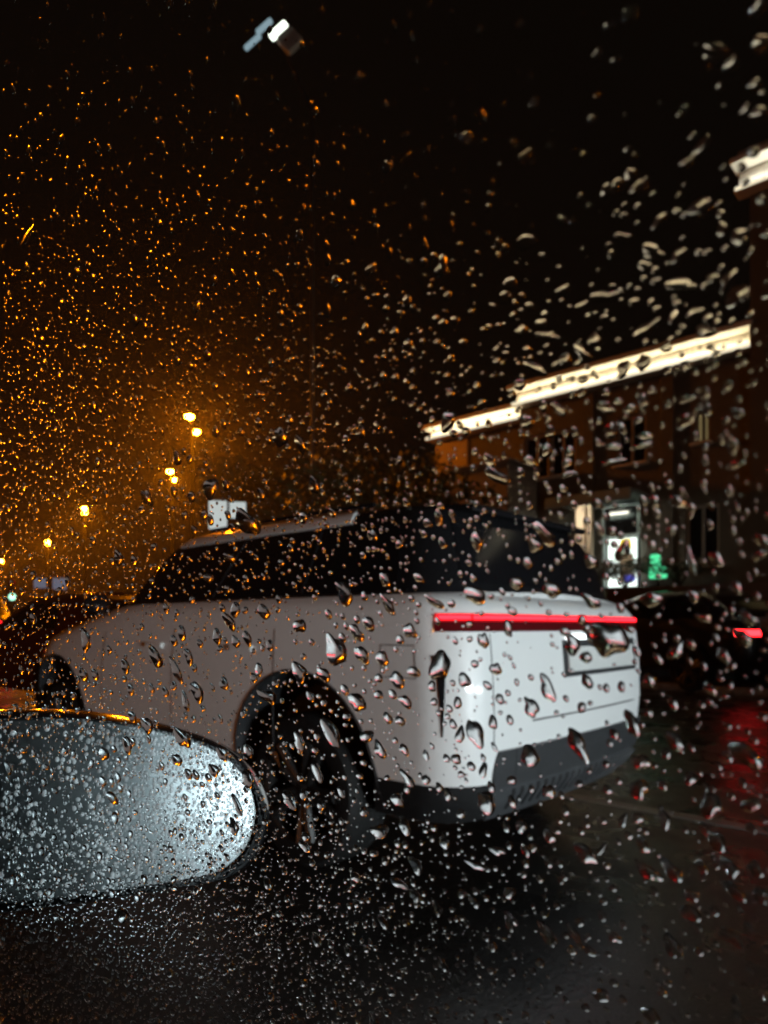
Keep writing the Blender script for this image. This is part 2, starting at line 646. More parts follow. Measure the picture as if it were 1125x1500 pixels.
# side windows (three a side), rear window, windscreen, proud of the black shell
for sg in (1, -1):
    for a, b in ((2.02, 2.27), (2.30, 2.60), (2.63, 2.93)):
        o = G.patch(sg * a, sg * b, 1.375, 1.70, .004, .012, 8, 5).build("side_window", "dark_glass", suv)
    for a in (2.285, 2.615):
        G.line([(sg * a, 1.37), (sg * a, 1.70)], .008, .002).build("pillar_trim", "black_gloss", suv)
    G.line([(sg * 1.95, 1.358), (sg * 3.0, 1.358)], .008, .004).build("window_trim", "black_gloss", suv)
    # roof rail
    G.line([(sg * 2.1, 1.785), (sg * 2.95, 1.785)], .014, .035).build("roof_rail", "black_gloss", suv)
G.patch(-1.25, 1.25, 1.40, 1.70, .005, .012, 16, 5).build("rear_window", "dark_glass", suv)
G.patch(3.6, 6.4, 1.40, 1.74, .005, .012, 16, 5, shape=lambda a, b: ((lerp(3.5, 5, a * 2) if a < .5 else -lerp(5, 3.5, a * 2 - 1)), lerp(1.40, 1.74, b))).build("windscreen", "dark_glass", suv)
# pale trim along the right hand edge of the rear window
G.line([(-1.62, 1.36), (-1.6, 1.66)], .016, .006).build("pillar_trim", "white_car", suv)
# spoiler
sp = MB()
sp.box((-.53, 0, 1.775), (.26, 1.16, .03), Matrix.Rotation(R(-6), 3, "Y"), .012)
sp.build("spoiler", "black_gloss", suv)
# light bar, lit strip above a dark lens
F.patch(-1.72, 1.72, 1.178, 1.222, .006, .03, 40, 3).build("tail_light_lens", "tail_off", suv)
F.patch(-1.66, 1.70, 1.222, 1.254, .010, .03, 40, 3).build("tail_light", "tail_on", suv)
for a, b in ((1.66, 1.28), (1.24, .42), (.40, -.42), (-.44, -1.24), (-1.27, -1.6)):
    F.patch(a, b, 1.230, 1.246, .014, .01, 12, 2).build("light_guide", "tail_core", suv)
# rear bumper in black, ribbed lower diffuser
F.patch(-1.55, .80, .50, .665, .016, .03, 26, 5).build("bumper", "black_plastic", suv)
F.patch(.80, 1.0, .50, .64, .014, .03, 4, 5, shape=lambda a, b: (lerp(.80, 1.0 - .05 * b ** 3, a), lerp(.50, .665, b))).build("bumper_end", "black_plastic", suv)
F.patch(-1.0, .97, .335, .512, .010, .03, 30, 3).build("lower_bumper", "grey_plastic", suv)
for sg in (1, -1):
    F.patch(sg * .98, sg * 2.06, .345, .525, .005, .03, 14, 3).build("bumper_corner", "black_matt", suv)
for k in range(22):
    t = -1.1 + k * .09
    F.line([(t, .385), (t, .48)], .011, .010, 6).build("diffuser_rib", "black_plastic", suv)
# tailgate seams and crease
F.line([(-1.5, .775), (.62, .775)], .005, -.001).build("tailgate_seam", "black_plastic", suv)
F.line([(.99, .70), (1.0, 1.17)], .0035, -.001).build("tailgate_seam", "black_plastic", suv)
F.line([(-1.25, .78), (-1.3, 1.17)], .0035, -.001).build("tailgate_seam", "black_plastic", suv)
# upright air outlet at the rear corner
F.patch(1.62, 1.74, .74, 1.08, .006, .02, 4, 10,
        shape=lambda a, b: (lerp(1.62 + .05 * abs(b - .75), 1.74 - .07 * (1 - b) + .06 * max(0, b - .8) * 3, a), lerp(.74, 1.08, b))).build("air_outlet", "black_gloss", suv)
# plate recess, frame, plate, lamps
F.patch(-.94, .25, .955, 1.135, .004, .02, 10, 4).build("plate_recess", "black_plastic", suv)
F.patch(-.88, .20, .98, 1.10, .012, .012, 10, 4).build("number_plate", "plate", suv)
for a in (.06, -.42):
    F.patch(a - .13, a + .13, 1.138, 1.158, .012, .02, 4, 2).build("plate_lamp", "plate_lamp", suv)
# doors: seams and handles on the flank we see
for sg in (1, -1):
    for t in (2.245, 2.50, 2.74):
        F.line([(sg * t, .52), (sg * t, 1.30)], .0035, -.001).build("door_seam", "black_plastic", suv)
    for t in (2.29, 2.53):
        F.patch(sg * t, sg * (t + .05), 1.07, 1.10, .02, .02, 6, 3).build("door_handle", "white_car", suv)
    F.patch(sg * 2.30, sg * 2.74, .36, .44, .01, .03, 20, 3).build("sill", "black_plastic", suv)
    # fuel flap
    F.line([(sg * 2.0, .98), (sg * 2.05, .98), (sg * 2.05, 1.12), (sg * 2.0, 1.12), (sg * 2.0, .98)], .0025, -.0005).build("flap_seam", "black_plastic", suv)
    # arch lips
    for ax in (AX0, AX1):
        pts = []
        for k in range(25):
            q = R(-10 + 200 * k / 24)
            pts.append(Vector((ax + (AR + .004) * math.cos(q), sg * 1.0, AZ + (AR + .004) * math.sin(q))))
        for p in pts:
            # drop the lip on the body side
            best = min((abs(F.pt(sg * (1.6 + i * .02), min(1.3, max(.36, p.z))).x - p.x), i) for i in range(110))[1]
            q_ = F.pt(sg * (1.6 + best * .02), min(1.3, max(.36, p.z)))
            p.y = q_.y
        MB().tube(pts, .008, 6).build("arch_lip", "black_plastic", suv)
    make_wheel(suv, AX0, sg * 1.0, .385, sg)
    make_wheel(suv, AX1, sg * .99, .385, sg)
    # door mirror
    m_ = MB().box((2.15, sg * 1.06, 1.36), (.10, .18, .12), bev=.04)
    m_.build("door_mirror", "black_gloss", suv)
    # headlight
    F.patch(sg * 3.45, sg * 4.3, .93, 1.0, .006, .02, 12, 3).build("headlight", "dark_glass", suv)
ub = MB().box((1.4, 0, .36), (3.9, 1.3, .18))
ub.build("underbody", "black_plastic", suv)


# --- plainer cars: one form, different paint --------------------------
def plain_car(name, label, loc, rz, paint, head=None, tail=None, spot=0.0, sc=1.0):
    c = thing(name, label, "car", loc, rz)
    B = CarForm([(.30, -.75, 3.35, .82, .25, .45), (.5, -.88, 3.5, .9, .3, .5), (.75, -.9, 3.52, .92, .3, .5),
                 (.9, -.88, 3.5, .915, .3, .5), (1.0, -.82, 3.42, .88, .3, .5)], hood=(1.8, 3.4, 1.0, .84), bulge=.06)
    b = B.solid([.3, .4, .5, .62, .75, .83, .9, .95, 1.0], crown=.04).build("body", paint, c)
    cut_wheels(b, (0, 2.7), .39, .36, .92)
    H = CarForm([(1.0, -.6, 2.35, .86, .25, .5), (1.2, -.4, 1.9, .78, .22, .45), (1.4, -.1, 1.35, .66, .2, .4), (1.46, .1, 1.1, .55, .2, .35)], hood=None, bulge=.05)
    H.solid([1.0, 1.1, 1.2, 1.3, 1.4, 1.43, 1.46], crown=.03).build("roof", paint, c)
    for sg in (1, -1):
        for t0, t1 in ((2.1, 2.45), (2.48, 2.9)):
            H.patch(sg * t0, sg * t1, 1.04, 1.36, .004, .012, 8, 4).build("side_window", "dark_glass", c)
        for ax in (0, 2.7):
            make_wheel(c, ax, sg * .90, .33, sg, .2, "rim_dark")
        B.patch(sg * 3.62, sg * 4.45, .66, .76, .008, .03, 10, 3).build("headlight", head or "dark_glass", c)
        B.patch(sg * 1.1, sg * 1.75, .80, .88, .008, .03, 10, 3).build("tail_light", tail or "tail_off", c)
        if spot:
            ld = bpy.data.lights.new("headlight_beam", "SPOT")
            ld.energy = spot
            ld.color = (.86, .94, 1.0)
            ld.spot_size = R(75)
            ld.spot_blend = .8
            ld.shadow_soft_size = .06
            lo = bpy.data.objects.new("headlight_beam", ld)
            COL.objects.link(lo)
            lo.parent = c
            lo.location = (3.62, sg * .62, .72)
            lo.rotation_euler = (R(90), 0, R(-90))
    H.patch(-1.2, 1.2, 1.06, 1.36, .005, .012, 12, 4).build("rear_window", "dark_glass", c)
    H.patch(0, 1, 1.04, 1.4, .005, .012, 16, 4, shape=lambda a, q: ((lerp(3.5, 5, a * 2) if a < .5 else -lerp(5, 3.5, a * 2 - 1)), lerp(1.04, 1.4, q))).build("windscreen", "dark_glass", c)
    B.patch(-.45, .45, .55, .66, .01, .012, 6, 2).build("number_plate", "plate", c)
    c.scale = (sc, sc, sc)
    return c


# behind the white car in its lane, and behind us in ours: their headlights light the scene
plain_car("following_car", "dark car with headlights on waiting behind the white car", road(-9.2, 3.2), YAW, "car_dark", "head_on", None, 250)
plain_car("following_car", "dark car with headlights on seen by the side mirror", road(-12.5, -.3), YAW, "car_dark", "head_on", None, 1700)
# tail lights to the right, in front of the building
plain_car("dark_car", "black car with its red tail light on at the right, before the building", at(1145, 918, 12.5) * 1 - Vector((0, 0, 1.2)) + FW * .9, R(118), "car_dark", None, "tail_far", 0, 1.3)
# traffic ahead on the left
plain_car("dark_red_car", "dark red car ahead of the white car on the left", road(8.8, 4.5), R(138), "car_red", None, None, 0, 1.12)
plain_car("dark_car", "dark car far ahead at the left edge with red tail lights", at(-52, 918, 22) - Vector((0, 0, 1.2)), R(119), "car_dark", None, "tail_far", 0, 1.55)
tl = thing("traffic_light", "far traffic light showing green at the left edge", "traffic light", at(18, 918, 26) - Vector((0, 0, 1.2)), R(28))
MB().tube([(0, 0, 0), (0, 0, 2.0)], .06, 8).build("post", "pole", tl)
MB().box((0, 0, 2.55), (.34, .24, 1.05), bev=.03).build("housing", "black_plastic", tl)
for z_, m_ in ((2.87, "tail_off"), (2.56, "dark_glass"), (2.33, "green_lamp")):
    MB().lathe([(0, -.16), (.10, -.155), (.125, -.12)], (0, 0, z_), 20).build("lamp", m_, tl)
sg_ = thing("shop_sign", "two small pale blue lit signs far down the road, left of the boards", "sign", at(74, 918, 30) - Vector((0, 0, 1.2)), R(26))
MB().tube([(0, .1, 0), (0, .1, 3.6)], .05, 8).build("post", "pole", sg_)
MB().box((-.40, 0, 3.1), (.5, .1, .42), bev=.04).build("panel", "pale_sign", sg_)
MB().box((.36, 0, 3.1), (.55, .1, .5), bev=.04).build("panel", "pale_sign", sg_)


# ------------------------------------------------------------------ street lamps
def lamp_post(label, loc, ang):
    c = thing("street_lamp", label, "street lamp", loc, ang, "orange double street lamps along the road")
    b = MB().tube([(0, 0, 0), (0, 0, .9), (0, 0, .95), (0, 0, 9.0)], [.13, .13, .085, .05], 12)
    b.build("mast", "pole", c)
    MB().box((0, 0, .03), (.4, .4, .06), bev=.01).build("base_plate", "pole", c)
    for sg in (1, -1):
        MB().tube([(0, 0, 8.6), (0, sg * .3, 8.95), (0, sg * .75, 9.1)], .035, 8).build("arm", "pole", c)
        h = MB()
        h.box((0, sg * 1.0, 9.13), (.30, .62, .10), bev=.04)
        hd = h.build("lamp_head", "pole", c)
        l = MB()
        vs, fs = [(0, sg * 1.0, 8.98)], []
        for j in range(1, 5):
            for k in range(16):
                q, p_ = 2 * math.pi * k / 16, math.pi / 2 * j / 4
                vs.append((.155 * math.sin(p_) * math.cos(q), sg * 1.0 + .225 * math.sin(p_) * math.sin(q), 9.085 - .105 * math.cos(p_)))
        for k in range(16):
            fs.append((0, 1 + k, 1 + (k + 1) % 16))
            for j in range(3):
                fs.append((1 + j * 16 + k, 1 + j * 16 + (k + 1) % 16, 17 + j * 16 + (k + 1) % 16, 17 + j * 16 + k))
        l.add(vs, fs)
        l.build("lamp_lens", "sodium", hd)
    return c


def lamp_at(px, py, d):
    p = at(px, py, d)
    p.z = p.z - 9.06
    return Vector((p.x, p.y, 0)) + Vector((0, 0, 0)), p.z


lamps = [("double street lamp nearest the white car, its two orange lights largest and highest", 282, 622, R(9)),
         ("second double street lamp, its orange lights just above the white boards", 252, 697, R(12)),
         ("third double street lamp, lower and left of the second", 124, 748, R(23)),
         ("fourth double street lamp, small and low on the left", 70, 795, R(25)),
         ("farthest double street lamp at the left edge", 2, 822, R(28))]
lp = None
for lab, px, py, a in lamps:
    d = 7.86 / ((918 - py) / 1000.0)
    p = at(px, py, d)
    loc = Vector((p.x, p.y, 0))
    if lp is None:
        lp = lamp_post(lab, loc, a)
    else:
        o = copy_tree(lp, None, lab)
        o.location = loc
        o.rotation_euler = (0, 0, a)
# unseen lamp added behind us to warm the flank of the white car
o = copy_tree(lp, None, "double street lamp on the near side of the road behind us")
o.location = road(-4.0, -32.0)
o.rotation_euler = (0, 0, R(138))

# ------------------------------------------------------------------ buildings
YL = lambda l: -l


def facade(name, label, s0, s1, lat, z0, z1, depth, wall_m, winrows, cornice, side_strip=True):
    """Block parallel to the street: local x along the street, local y away from it negative."""
    c = thing(name, label, "building", (0, 0, 0), YAW)
    b = MB()
    # wall with recessed openings: piers and bands between the windows
    wins = sorted(winrows)
    b.box(((s0 + s1) / 2, -(lat + depth / 2 + .25), (z0 + z1) / 2), (s1 - s0, depth - .5, z1 - z0))
    b.build("wall", wall_m, c)
    return c


def window(parent, s, z, w, h, lat, lit=False):
    """frame, panes and sill set into the facade (recess 0.16 m)"""
    f = MB()
    t = .07
    y = -(lat + .10)
    f.box((s, y, z + h / 2 - t / 2), (w, .08, t)).box((s, y, z - h / 2 + t / 2), (w, .08, t))
    f.box((s - w / 2 + t / 2, y, z), (t, .08, h - 2 * t)).box((s + w / 2 - t / 2, y, z), (t, .08, h - 2 * t))
    f.box((s, y, z), (t * .8, .078, h - 2 * t))
    o = f.build("window", "frame", parent, smooth=0)
    for sg in (-1, 1):
        p = MB().box((s + sg * (w / 4 - t * .05), y - .01, z), (w / 2 - t * 1.45, .012, h - 2.05 * t))
        p.build("pane", "win_lit" if lit else "win_dark", o, smooth=0)
    MB().box((s, -(lat - .05), z - h / 2 - .04), (w + .16, .26, .06), bev=.01).build("sill", "stone", o)
    return o


def wall_grid(parent, s0, s1, lat, z0, z1, openings, m):
    """front skin 0.25 thick with real openings (s, z, w, h)"""
    xs = sorted({s0, s1} | {o[0] - o[2] / 2 for o in openings} | {o[0] + o[2] / 2 for o in openings})
    zs_ = sorted({z0, z1} | {o[1] - o[3] / 2 for o in openings} | {o[1] + o[3] / 2 for o in openings})
    b = MB()
    for a, c in zip(xs, xs[1:]):
        run = None
        for e, f in zip(zs_, zs_[1:]):
            mx, mz = (a + c) / 2, (e + f) / 2
            hole = any(abs(mx - o[0]) < o[2] / 2 and abs(mz - o[1]) < o[3] / 2 for o in openings)
            if not hole:
                if run and abs(run[1] - e) < 1e-6:
                    run = (run[0], f)
                else:
                    run = (e, f)
            if hole or f == zs_[-1]:
                if run:
                    b.box(((a + c) / 2, -(lat + .125), (run[0] + run[1]) / 2), (c - a, .25, run[1] - run[0]))
                run = None
    return b.build("facade", m, parent, smooth=0)


def cornice(parent, s0, s1, lat, z, h, strip_m="strip"):
    """moulded eaves: crown, lit hollow, white lower band"""
    L = s1 - s0
    sm = (s0 + s1) / 2
    MB().box((sm, -(lat - .22), z + h - .06), (L + .3, .62, .12), bev=.02).build("cornice_crown", "stone", parent)
    MB().box((sm, -(lat - .02), z + h * .55), (L + .1, .2, h * .55 - .06), bev=.01).build("cornice_cove", "stone", parent)
    MB().box((sm, -(lat - .16), z + .09), (L + .2, .42, .12), bev=.02).build("cornice_band", "stone", parent)
    MB().box((sm, -(lat - .19), z + .172), (L, .04, .035), bev=.008).build("strip_light", strip_m, parent)
    MB().box((sm, -(lat - .365), z + .09), (L + .15, .03, .085), bev=.008).build("strip_light", "strip_low", parent)  # glowing face stands in for the light on the lower band


# main block
BL = 18.0
blk = thing("building", "brown two storey building with a brightly lit cream cornice behind the white car", "building", (0, 0, 0), YAW)
ops = []
for s in (5.5, 9.3, 10.15):
    ops.append((s, 6.2, .8 if s > 6 else .36, 1.3 if s > 6 else .8))
for s in (5.5, 9.9):
    ops.append((s, 3.5, .8, 1.5))
ops.append((7.3, 6.2, .8, 1.3))
wall_grid(blk, 4.4, 10.7, BL, 2.1, 7.75, ops, "plaster")
MB().box((7.55, -(BL + 4.2), 4.9), (6.3, 7.8, 5.6)).build("wall", "plaster", blk, smooth=0)
for i, (s, z, w, h) in enumerate(ops):
    window(blk, s, z, w, h, BL, lit=(i == 0))
cornice(blk, 4.4, 10.7, BL, 7.72, .62)
MB().box((7.55, -(BL + 3.9), 8.40), (6.6, 8.4, .1)).build("roof", "plaster_grey", blk, smooth=0)
for s in (6.35, 8.5):
    MB().box((s, -(BL - .04), 4.9), (.35, .1, 5.55), bev=.01).build("pilaster", "plaster", blk)

# lower wing to the left
wing = thing("building_wing", "pale lit end of the lower wing, under the left end of the cornice", "building", (0, 0, 0), YAW)
ops2 = [(12.0, 5.6, .8, 1.2), (13.2, 5.6, .8, 1.2)]
wall_grid(wing, 10.75, 14.1, BL + .3, 2.1, 7.35, ops2, "plaster")
MB().box((12.42, -(BL + 4.4), 4.7), (3.35, 7.6, 5.2)).build("wall", "plaster", wing, smooth=0)
for s, z, w, h in ops2:
    window(wing, s, z, w, h, BL + .3)
cornice(wing, 10.8, 14.2, BL + .3, 7.4, .5)
MB().box((12.42, -(BL + 4.2), 7.95), (3.5, 8, .1)).build("roof", "plaster_grey", wing, smooth=0)
# lamp-lit patch of the wall, put in as paler plaster
MB().box((13.45, -(BL + .283), 6.75), (1.3, .05, 1.15), bev=.01).build("end_wall", "plaster_light", wing)

# taller block on the right
tall = thing("tall_building", "taller building at the right edge with a bright white cornice corner", "building", (0, 0, 0), YAW)
ops3 = [(2.8, 9.4, .9, 1.4), (2.8, 6.2, .9, 1.4), (2.8, 3.6, .9, 1.5), (.6, 9.4, .9, 1.4), (.6, 6.2, .9, 1.4), (.6, 3.6, .9, 1.5)]
wall_grid(tall, -8, 4.3, BL - .5, 2.1, 11.3, ops3, "plaster")
MB().box((-1.85, -(BL + 3.7), 6.65), (12.3, 7.8, 9.1)).build("wall", "plaster", tall, smooth=0)
for i, (s, z, w, h) in enumerate(ops3):
    window(tall, s, z, w, h, BL - .5, lit=(i == 2))
cornice(tall, -8, 4.45, BL - .5, 11.2, .75, "strip_white")
MB().box((-1.85, -(BL + 3.4), 12.05), (12.6, 8.6, .1)).build("roof", "plaster_grey", tall, smooth=0)

# low annex in front of the wing
ann = thing("annex", "low dim grey annex with a blank wall between the trees and the building", "building", (0, 0, 0), YAW)
MB().box((10.9, -(16.9), 3.9), (1.9, 1.6, 3.6), bev=.02).build("wall", "plaster_grey", ann)
MB().box((10.9, -(16.9), 5.75), (2.1, 1.8, .1), bev=.02).build("roof", "plaster_grey", ann)

# entrance porch of the shop
por = thing("shop_entrance", "brightly lit shop entrance with a peach pillar under a flat grey canopy", "shop", (0, 0, 0), YAW)
PL = BL - .9
MB().box((7.75, -(PL + .05), 4.52), (2.3, 1.85, .12), bev=.02).build("canopy", "teal_metal", por)
MB().box((8.33, -(PL + .1), 3.35), (.26, .26, 2.2), bev=.02).build("pillar", "pillar", por)
MB().box((8.08, -(PL + .1), 3.35), (.09, .2, 2.2), bev=.01).build("pillar", "pillar", por)
db = MB()
for s in (7.94, 6.98):
    db.box((s, -(PL + .6), 3.35), (.07, .08, 2.2))
db.box((7.46, -(PL + .6), 4.41), (.89, .08, .07)).box((7.46, -(PL + .6), 3.62), (.89, .08, .06))
db.build("door_frame", "teal_metal", por, smooth=0)
MB().box((7.46, -(PL + .61), 4.02), (.86, .02, .7)).build("transom_window", "win_dark", por, smooth=0)
MB().box((7.46, -(PL + .80), 2.92), (.88, .03, 1.3)).build("shop_interior", "shop_white", por, smooth=0)
MB().box((7.36, -(PL + .66), 3.40), (.26, .04, .24), bev=.01).build("yellow_sign", "shop_yellow", por)
MB().box((7.36, -(PL + .70), 2.75), (.36, .05, .78), bev=.01).build("notice_board", "pillar", por)
gs = thing("green_sign", "small glowing green sign on a short post, right of the shop door", "sign", road(5.72, 15.6, 2.1), YAW)
MB().tube([(0, 0, 0), (0, 0, .2)], .03, 8).build("post", "pole", gs)
MB().box((0, 0, .32), (.40, .08, .26), bev=.03).build("panel", "shop_green", gs)
MB().box((.06, 0, .60), (.22, .08, .28), bev=.03).build("panel", "shop_green", gs)
MB().box((7.05, -(PL + .2), 2.45), (.26, .05, .16), bev=.01).build("blue_sign", "shop_blue", por)
MB().box((7.75, -(PL - .86), 4.40), (2.3, .06, .22), bev=.01).build("fascia", "teal_metal", por)  # added lip that keeps the lamp behind it out of sight
MB().box((8.15, -(PL - .68), 4.44), (.7, .12, .04), bev=.008).build("canopy_light", "downlight", por)  # unseen lamp added under the canopy to brighten the pillar


# ------------------------------------------------------------------ trees and shrubs
def leaf_cloud(mb, c, rad, n, size):
    for _ in range(n):
        while True:
            p = Vector((random.uniform(-1, 1), random.uniform(-1, 1), random.uniform(-1, 1)))
            if .15 < p.length < 1:
                break
        p = Vector((p.x * rad[0], p.y * rad[1], p.z * rad[2])) + c
        a = Vector((random.gauss(0, 1), random.gauss(0, 1), random.gauss(0, .6))).normalized()
        b = a.orthogonal().normalized()
        s = size * random.uniform(.6, 1.3)
        mb.add([p - a * s, p + b * s * .45, p + a * s, p - b * s * .45], [(0, 1, 2, 3)])


def tree(label, loc, h, spread, seed):
    random.seed(seed)
    t = thing("tree", label, "tree", loc, random.uniform(0, 6), "dark trees beyond the white car")
    tr = MB()
    tr.tube([(0, 0, -.1), (.03, 0, h * .2), (-.05, .04, h * .45), (.04, 0, h * .7)], [.17, .13, .1, .05], 10)
    cr = MB()
    for k in range(9):
        a = k * 2.4
        z0 = h * random.uniform(.3, .6)
        e = Vector((math.cos(a) * spread * random.uniform(.5, .9), math.sin(a) * spread * random.uniform(.5, .9), z0 + h * random.uniform(.12, .35)))
        tr.tube([(0, 0, z0), tuple(Vector((0, 0, z0)).lerp(e, .5) + Vector((0, 0, .15))), tuple(e)], [.06, .04, .015], 6)
        leaf_cloud(cr, e, (spread * .45, spread * .45, h * .12), 260, .13)
    leaf_cloud(cr, Vector((0, 0, h * .82)), (spread * .6, spread * .6, h * .18), 420, .13)
    tr.build("trunk", "bark", t)
    cr.build("crown", "leaf", t, smooth=0, recalc=False)
    return t


tree("dark tree left of the lit cornice, above the roof of the white car", at(610, 918, 17) - Vector((0, 0, 1.2)), 5.6, 2.0, 3)
tree("dark tree above the middle of the white car roof", at(480, 918, 16) - Vector((0, 0, 1.2)), 5.4, 2.2, 4)
tree("dark tree beside the white boards", at(410, 918, 22) - Vector((0, 0, 1.2)), 6.3, 2.2, 5)


def shrub(label, loc, w, h, seed):
    random.seed(seed)
    t = thing("shrub", label, "shrub", loc, 0, "dark shrubs in front of the building")
    st = MB()
    cr = MB()
    for k in range(6):
        a = k * 1.05
        e = Vector((math.cos(a) * w * .35, math.sin(a) * w * .35, h * random.uniform(.55, .8)))
        st.tube([(0, 0, 0), tuple(e * .5 + Vector((0, 0, .08))), tuple(e)], [.02, .015, .006], 5)
        leaf_cloud(cr, e, (w * .3, w * .3, h * .28), 120, .06)
    st.build("stem", "bark", t)
    cr.build("foliage", "leaf", t, smooth=0, recalc=False)


for i, (s, l, lab) in enumerate(((9.6, 15.8, "dark shrub left of the shop pillar"), (8.5, 15.7, "dark shrub below the peach pillar"),
                                 (7.5, 15.7, "dark shrub below the lit shop door"), (6.6, 15.9, "dark shrub right of the green sign"),
                                 (5.3, 15.7, "dark shrub below the right end of the building"))):
    shrub(lab, road(s, l, 2.1), 1.3, .65 + .1 * (i % 2), 20 + i)
random.seed(11)

# ------------------------------------------------------------------ white boards on a pole, stand-in for a window reflection
bd = thing("white_board", "two backlit white boards on a pole, over the front of the white car roof", "sign", at(336, 918, 18) - Vector((0, 0, 1.2)), R(8))
MB().tube([(0, 0, 0), (0, 0, 4.9)], .045, 10).build("pole", "pole", bd)
MB().box((-.29, -.06, 4.13), (.46, .09, .74), bev=.015).build("board", "board_lit", bd)  # boards given a glow in place of light falling on them
MB().box((.22, -.06, 4.27), (.42, .09, .42), bev=.015).build("board", "board_lit", bd)
MB().box((.88, -.06, 3.92), (.5, .07, .16), bev=.015).build("board", "board_yellow", bd)

fl = thing("floodlight", "tilted white floodlight high in the dark sky", "light", at(408, 45, 14), 0)  # reflection on the side window, built as an added light outside
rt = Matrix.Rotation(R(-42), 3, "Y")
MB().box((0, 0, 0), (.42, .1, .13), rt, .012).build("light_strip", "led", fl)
MB().box(rt @ Vector((.06, .05, -.27)), (.40, .18, .38), rt, .03).build("housing", "fixture", fl)  # grey body of the reflection
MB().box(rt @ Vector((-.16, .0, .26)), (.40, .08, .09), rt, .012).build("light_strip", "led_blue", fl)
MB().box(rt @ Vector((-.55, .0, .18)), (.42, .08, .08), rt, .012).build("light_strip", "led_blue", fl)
MB().tube([(.1, .2, -.2), (.6, .9, -1.0), (.6, .9, -14)], .035, 8).build("mast", "mast_black", fl)  # added mast, only carries the stand-in for the reflection

# ------------------------------------------------------------------ our own car: side window and door mirror
TAU = R(10)
PN = Vector((.6 * math.cos(TAU), .8 * math.cos(TAU), math.sin(TAU)))    # outward normal of the window
PD = .20
PU = Vector((.8, -.6, 0)).normalized()                                  # along the pane, to the rear
PV = PU.cross(PN) * -1
if PV.z < 0:
    PV = -PV


def pane_at(px, py):
    d = ray(px, py)
    return EYE + d * (PD / d.dot(PN))


def pane_uv(p):
    q = p - EYE - PN * PD
    return q.dot(PU), q.dot(PV)


cw = thing("car_window", "side window of the car we sit in, beaded all over with rain", "window", EYE + PN * PD)
wn = MB()
c0 = PN * -.002
pw = []
for u, v in ((-1.2, -.62), (.75, -.62), (.75, .55), (-1.2, .55)):
    pw.append(PU * u + PV * v)
wn.add([p - PN * .0045 for p in pw] + [p - PN * .0008 for p in pw],
       [(0, 1, 2, 3), (7, 6, 5, 4), (0, 4, 5, 1), (1, 5, 6, 2), (2, 6, 7, 3), (3, 7, 4, 0)])
wn.build("window_glass", "pane", cw, smooth=0)
fr = MB()
for a, b in zip(pw, pw[1:] + pw[:1]):
    fr.tube([a, b], .02, 8)
fr.build("window_seal", "black_plastic", cw)

# mirror: outline of the glass on its own plane
MN = Vector((.41, -.90, .10)).normalized()
MC = at(190, 1185, .615)


def mir(px, py, off=0.0):
    d = ray(px, py)
    t = (MC - EYE).dot(MN) / d.dot(MN)
    return EYE + d * t + MN * off


outline = [(-45, 1075), (-20, 1060), (60, 1055), (130, 1057), (200, 1066), (260, 1080), (310, 1098), (345, 1122), (366, 1150), (376, 1182),
           (374, 1212), (362, 1242), (340, 1266), (310, 1280), (250, 1291), (180, 1302), (90, 1314), (0, 1324), (-40, 1318), (-62, 1270), (-66, 1180), (-60, 1110)]


def smooth_loop(P, k=4):
    out = []
    n = len(P)
    for i in range(n):
        p0, p1, p2, p3 = (Vector((*P[(i + j - 1) % n], 0)) for j in range(4))
        for q in range(k):
            t = q / k
            out.append(.5 * ((2 * p1) + (-p0 + p2) * t + (2 * p0 - 5 * p1 + 4 * p2 - p3) * t * t + (-p0 + 3 * p1 - 3 * p2 + p3) * t ** 3))
    return [(p.x, p.y) for p in out]


OL = smooth_loop(outline)
mr = thing("wing_mirror", "wet black door mirror with its glass glowing white at the right end", "mirror", MC)
loop = [mir(x, y) - MC for x, y in OL]
cen = sum(loop, Vector()) / len(loop)
gl = MB()
n = len(loop)
rings_ = 10
vs, fs = [], []
for j in range(rings_):
    q = 1 - j / rings_
    for p in loop:
        e = cen.lerp(p, q)
        dd = e - cen
        vs.append(e + MN * (.004 - .25 * dd.length_squared))      # slightly convex glass
vs.append(cen + MN * .004)
for j in range(rings_ - 1):
    for i in range(n):
        fs.append((j * n + i, j * n + (i + 1) % n, (j + 1) * n + (i + 1) % n, (j + 1) * n + i))
for i in range(n):
    fs.append(((rings_ - 1) * n + i, (rings_ - 1) * n + (i + 1) % n, rings_ * n))
gl.add(vs, fs)
gl.build("mirror_glass", "mirror", mr, smooth=60)
# housing: rim round the glass and the shell behind
hs = MB()
prof = [(1.0, .001), (1.005, .010), (1.035, .016), (1.085, .006), (1.125, -.02), (1.12, -.05), (1.02, -.085), (.82, -.11), (.5, -.125), (.05, -.13)]
vs, fs = [], []
for q, off in prof:
    for p in loop:
        vs.append(cen + (p - cen) * q + MN * off)
for j in range(len(prof) - 1):
    for i in range(n):
        fs.append((j * n + i, j * n + (i + 1) % n, (j + 1) * n + (i + 1) % n, (j + 1) * n + i))
fs.append(tuple((len(prof) - 1) * n + i for i in range(n)))
hs.add(vs, fs)
hs.build("mirror_housing", "black_gloss", mr, smooth=50)
MB().tube([mir(-60, 1200) - MC - MN * .06, mir(-150, 1220) - MC - MN * .05, mir(-260, 1240) - MC - MN * .04], [.03, .035, .05], 10).build("mirror_arm", "black_plastic", mr)


